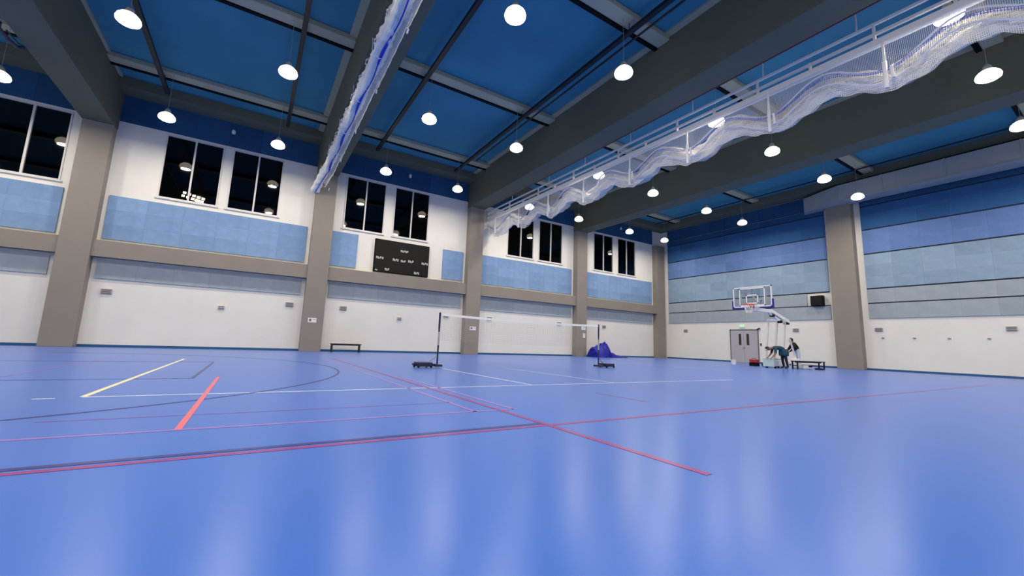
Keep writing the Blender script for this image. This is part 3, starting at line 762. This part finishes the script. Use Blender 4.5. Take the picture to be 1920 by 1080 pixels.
wb = tag(empty('sports_bag', (30.1, -12.98, 0), -.26), 'white bag with dark flap lying under the navy bench', 'bag')
MB().box(-.32,.3,-.13,.13,0,.2).build('body', WPLASTIC, wb, bevel=.05); MB().box(.02,.26,-.14,-.12,.1,.19).build('flap', MATTE, wb, bevel=.006)
db = tag(empty('shoe_bag', (30.25, -13.5, 0), -.26), 'flat dark bag lying on the floor before the navy bench', 'bag')
MB().box(-.2,.24,-.1,.1,0,.08).build('body', NAVYCL, db, bevel=.03); MB().tube([(-.15,0,.08),(-.05,0,.12),(.1,0,.08)], .01, 5).build('strap', MATTE, db)

# ------------------------------------------------------------------ door, exit sign, loudspeaker, fittings on the end wall
de = tag(empty('door_1', (XB, -6.9, 0)), 'grey double door with two narrow vision panels in the end wall', 'door', kind='structure')
fr = MB().box(-.05,0,-1.0,-.94,0,2.3).box(-.05,0,.94,1.0,0,2.3).box(-.05,0,-1.0,1.0,2.24,2.32); fr.build('door_frame', GREYDARK, de)
for sy in (-1, 1):
    y0, y1 = sorted((sy*.006, sy*.935)); vy = sorted((sy*.18, sy*.36))
    lf = MB().box(-.035,0,y0,vy[0],.01,2.23).box(-.035,0,vy[1],y1,.01,2.23).box(-.035,0,vy[0],vy[1],.01,1.22).box(-.035,0,vy[0],vy[1],2.0,2.23).build('door_leaf', DOORP, de)
    MB().box(-.022,-.01,vy[0],vy[1],1.22,2.0).build('vision_panel', VPANE, lf)
    MB().box(-.06,-.035,sy*.06-.02,sy*.06+.02,.95,1.1).build('door_handle', CHROME, lf)
xs_ = tag(empty('exit_sign', (XB-.0, -6.82, 2.42)), 'small green lit exit sign above the grey double door', 'exit sign')
MB().box(-.06,0,-.19,.19,0,.22).build('housing', WPLASTIC, xs_, bevel=.008)
MB().box(-.064,-.06,-.15,.15,.09,.2).build('green_face', GREENL, xs_)
sp = tag(empty('loudspeaker', (XB-.0025, -11.6, 3.7)), 'black boxy loudspeaker on the end wall beside the pillar', 'loudspeaker')
MB().box(-.34,-.04,-.33,.33,0,.62).build('cabinet', MATTE, sp, bevel=.02); MB().box(-.35,-.34,-.3,.3,.03,.59).build('grille', BLACK, sp)
MB().box(-.04,0,-.08,.08,.2,.42).build('bracket', DARKMETAL, sp)
def fitting(name, axis, a, z, w_, h_, label, cat, group=None, m=GREYBOX, slots=3, depth=.06):
    e = tag(empty(name, (a, 0, z) if axis == 'x' else (XB, a, z), 0 if axis == 'x' else -math.pi/2), label, cat, group)
    # local: x along wall, -y out of the wall
    MB().box(-w_/2, w_/2, -depth, 0, -h_/2, h_/2).build('housing', m, e, bevel=.006)
    for i in range(slots):
        zz = -h_/2+h_*(i+.5)/slots; MB().box(-w_*.42, w_*.42, -depth-.008, -depth, zz-h_*.09/slots*3, zz+h_*.09/slots*3).build('slot', GREYDARK, e)
    return e
big = [(1.06, 'beside the pillar before the floodlight window'), (7.68, 'before the pillar of the first net'), (10.18, 'in the scoreboard bay, over the bench'), (15.97, 'in the scoreboard bay, by the net post'), (18.93, 'behind the badminton net by the pillar'), (24.55, 'behind the badminton net, before the pillar of the tarp heap'), (28.9, 'above the blue tarp heap')]
for x, wh in big: fitting('wall_box', 'x', x, 2.24, .34, .2, 'small grey slotted wall box %s' % wh, 'wall box', 'grey wall boxes')
for x, wh in ((4.96, 'in the middle of the floodlight window bay'), (13.17, 'in the middle of the scoreboard bay')):
    fitting('wall_socket', 'x', x, 1.88, .26, .16, 'small pale wall fitting %s' % wh, 'wall fitting', 'pale wall fittings', m=FRAME, slots=2)
for y, wh in ((-2.3, 'between the corner and the double door'), (-10.23, 'on the end wall above the person in black'), (-14.36, 'just beyond the end wall pillar'), (-19.1, 'far along the end wall past the hooks')):
    fitting('wall_box', 'y', y, 2.24, .34, .2, 'small grey slotted wall box %s' % wh, 'wall box', 'grey wall boxes')
for i, (y, wh) in enumerate(((-14.5, 'first past the end wall pillar'), (-15.78, 'second past the end wall pillar'), (-17.06, 'third past the end wall pillar'), (-18.38, 'fourth past the end wall pillar'))):
    e = tag(empty('wall_hook', (XB, y, 1.77)), 'small metal wall hook, %s' % wh, 'hook', 'wall hooks')
    MB().box(-.015,0,-.06,.06,-.04,.04).build('plate', CHROME, e); MB().tube([(-.01,0,0),(-.09,0,-.01),(-.11,0,.05)], .012, 6).build('hook', CHROME, e)
cm = tag(empty('camera_dome', (XB, -7.98, 2.36)), 'small dark security camera beside the door top', 'camera')
MB().box(-.05,0,-.05,.05,-.05,.05).build('mount', GREYDARK, cm); MB().tube([(-.05,0,0),(-.2,.02,-.05)], .045, 10).build('body', BLACK, cm)
sw = tag(empty('switch_plate', (XB, -8.03, 1.28)), 'small dark switch on the wall beside the door', 'switch')
MB().box(-.03,0,-.05,.05,-.09,.09).build('plate', GREYDARK, sw, bevel=.005); MB().box(-.036,-.03,-.025,.025,-.04,.04).build('rocker', BLACK, sw)
# sensors on the blue band
for x, wh in ((4.5, 'above the floodlight window bay'), (13.15, 'above the scoreboard bay'), (30.6, 'above the windows nearest the corner')):
    e = tag(empty('sensor', (x, -.0557, 10.25)), 'tiny white detector on the dark blue band %s' % wh, 'sensor', 'white detectors')
    MB().box(-.03,.03,-.03,.0,-.03,.03).build('mount', GREYBOX, e); MB().lathe([(.07,-.1),(.085,-.03),(.085,.05),(.05,.1)], c=(0,-.1,0), k=14).build('body', WPLASTIC, e)
# paper signs on pillars
def sign(x, z, w_, h_, label, dark=True):
    e = tag(empty('wall_sign', (x, -PP, z)), label, 'sign')
    MB().box(-w_/2, w_/2, -.012, 0, -h_/2, h_/2).build('plate', WPLASTIC, e)
    if dark:
        MB().box(-w_*.38, -w_*.1, -.0145, -.012, -h_*.28, h_*.28).build('pictogram', GREYDARK, e)
    MB().box(w_*.02, w_*.4, -.0145, -.012, h_*.08, h_*.2).build('printed_bar', GREYBOX, e)
sign(8.72, 1.52, .38, .22, 'white sign with dark symbol on the pillar beside the bench')
sign(17.57, 1.56, .4, .22, 'white sign on the pillar behind the badminton net post')
sign(26.43, 2.0, .4, .24, 'white sign, upper of two on the pillar by the tarp heap', False)
sign(26.5, 1.48, .22, .32, 'white sheet, lower of two on the pillar by the tarp heap', False)

# ------------------------------------------------------------------ scoreboard
sb = tag(empty('scoreboard', (13.07, -.0025, 4.38)), 'large black scoreboard on the far wall below the windows', 'scoreboard')
SBW, SBH = 3.14, 1.84
MB().box(-SBW/2, SBW/2, -.14, 0, 0, SBH).build('cabinet', MATTE, sb, bevel=.02)
MB().box(-SBW/2+.04, SBW/2-.04, -.146, -.14, .04, SBH-.04).build('face', BLACK, sb)
def marks(u, v_, w_, n, h_=.12):
    mb = MB(); x0 = -SBW/2+u*SBW; z0 = v_*SBH; cw = w_/n
    for i in range(n):
        x = x0-w_/2+i*cw; mb.box(x, x+cw*.2, -.152, -.146, z0-h_/2, z0+h_/2); mb.box(x+cw*.2, x+cw*.72, -.152, -.146, z0-h_/2, z0-h_*.24) if i % 2 else mb.box(x+cw*.2, x+cw*.72, -.152, -.146, z0+h_*.2, z0+h_/2)
        mb.box(x+cw*.2, x+cw*.72, -.152, -.146, z0-h_*.12, z0+h_*.1)
        if i % 3 == 0: mb.box(x+cw*.55, x+cw*.75, -.152, -.146, z0-h_/2, z0+h_/2)
    mb.build('caption', SEG, sb)
marks(.53, .72, .46, 5); marks(.1, .43, .42, 4, .13); marks(.38, .42, .34, 4, .14); marks(.52, .41, .3, 3, .12); marks(.66, .43, .34, 3, .14); marks(.925, .42, .4, 4, .13); marks(.24, .1, .26, 3, .14); marks(.78, .09, .32, 4, .14); marks(.055, .05, .14, 2, .08)

# dark looped bracket on the beam at the near end
lb = tag(empty('beam_bracket', (-.62, -5.8, ZB)), 'dark bent bracket on the side of the near end beam', 'bracket')
MB().tube([(.1,.5,.0),(-.05,.45,-.06),(-.1,.1,-.08),(-.1,-.5,-.08),(-.02,-.7,-.02)], .05, 8).build('bar', NAVY, lb)
MB().tube([(.1,.42,.0),(.05,.2,-.05),(.02,-.4,-.05)], .02, 6).build('cable', DARKMETAL, lb)
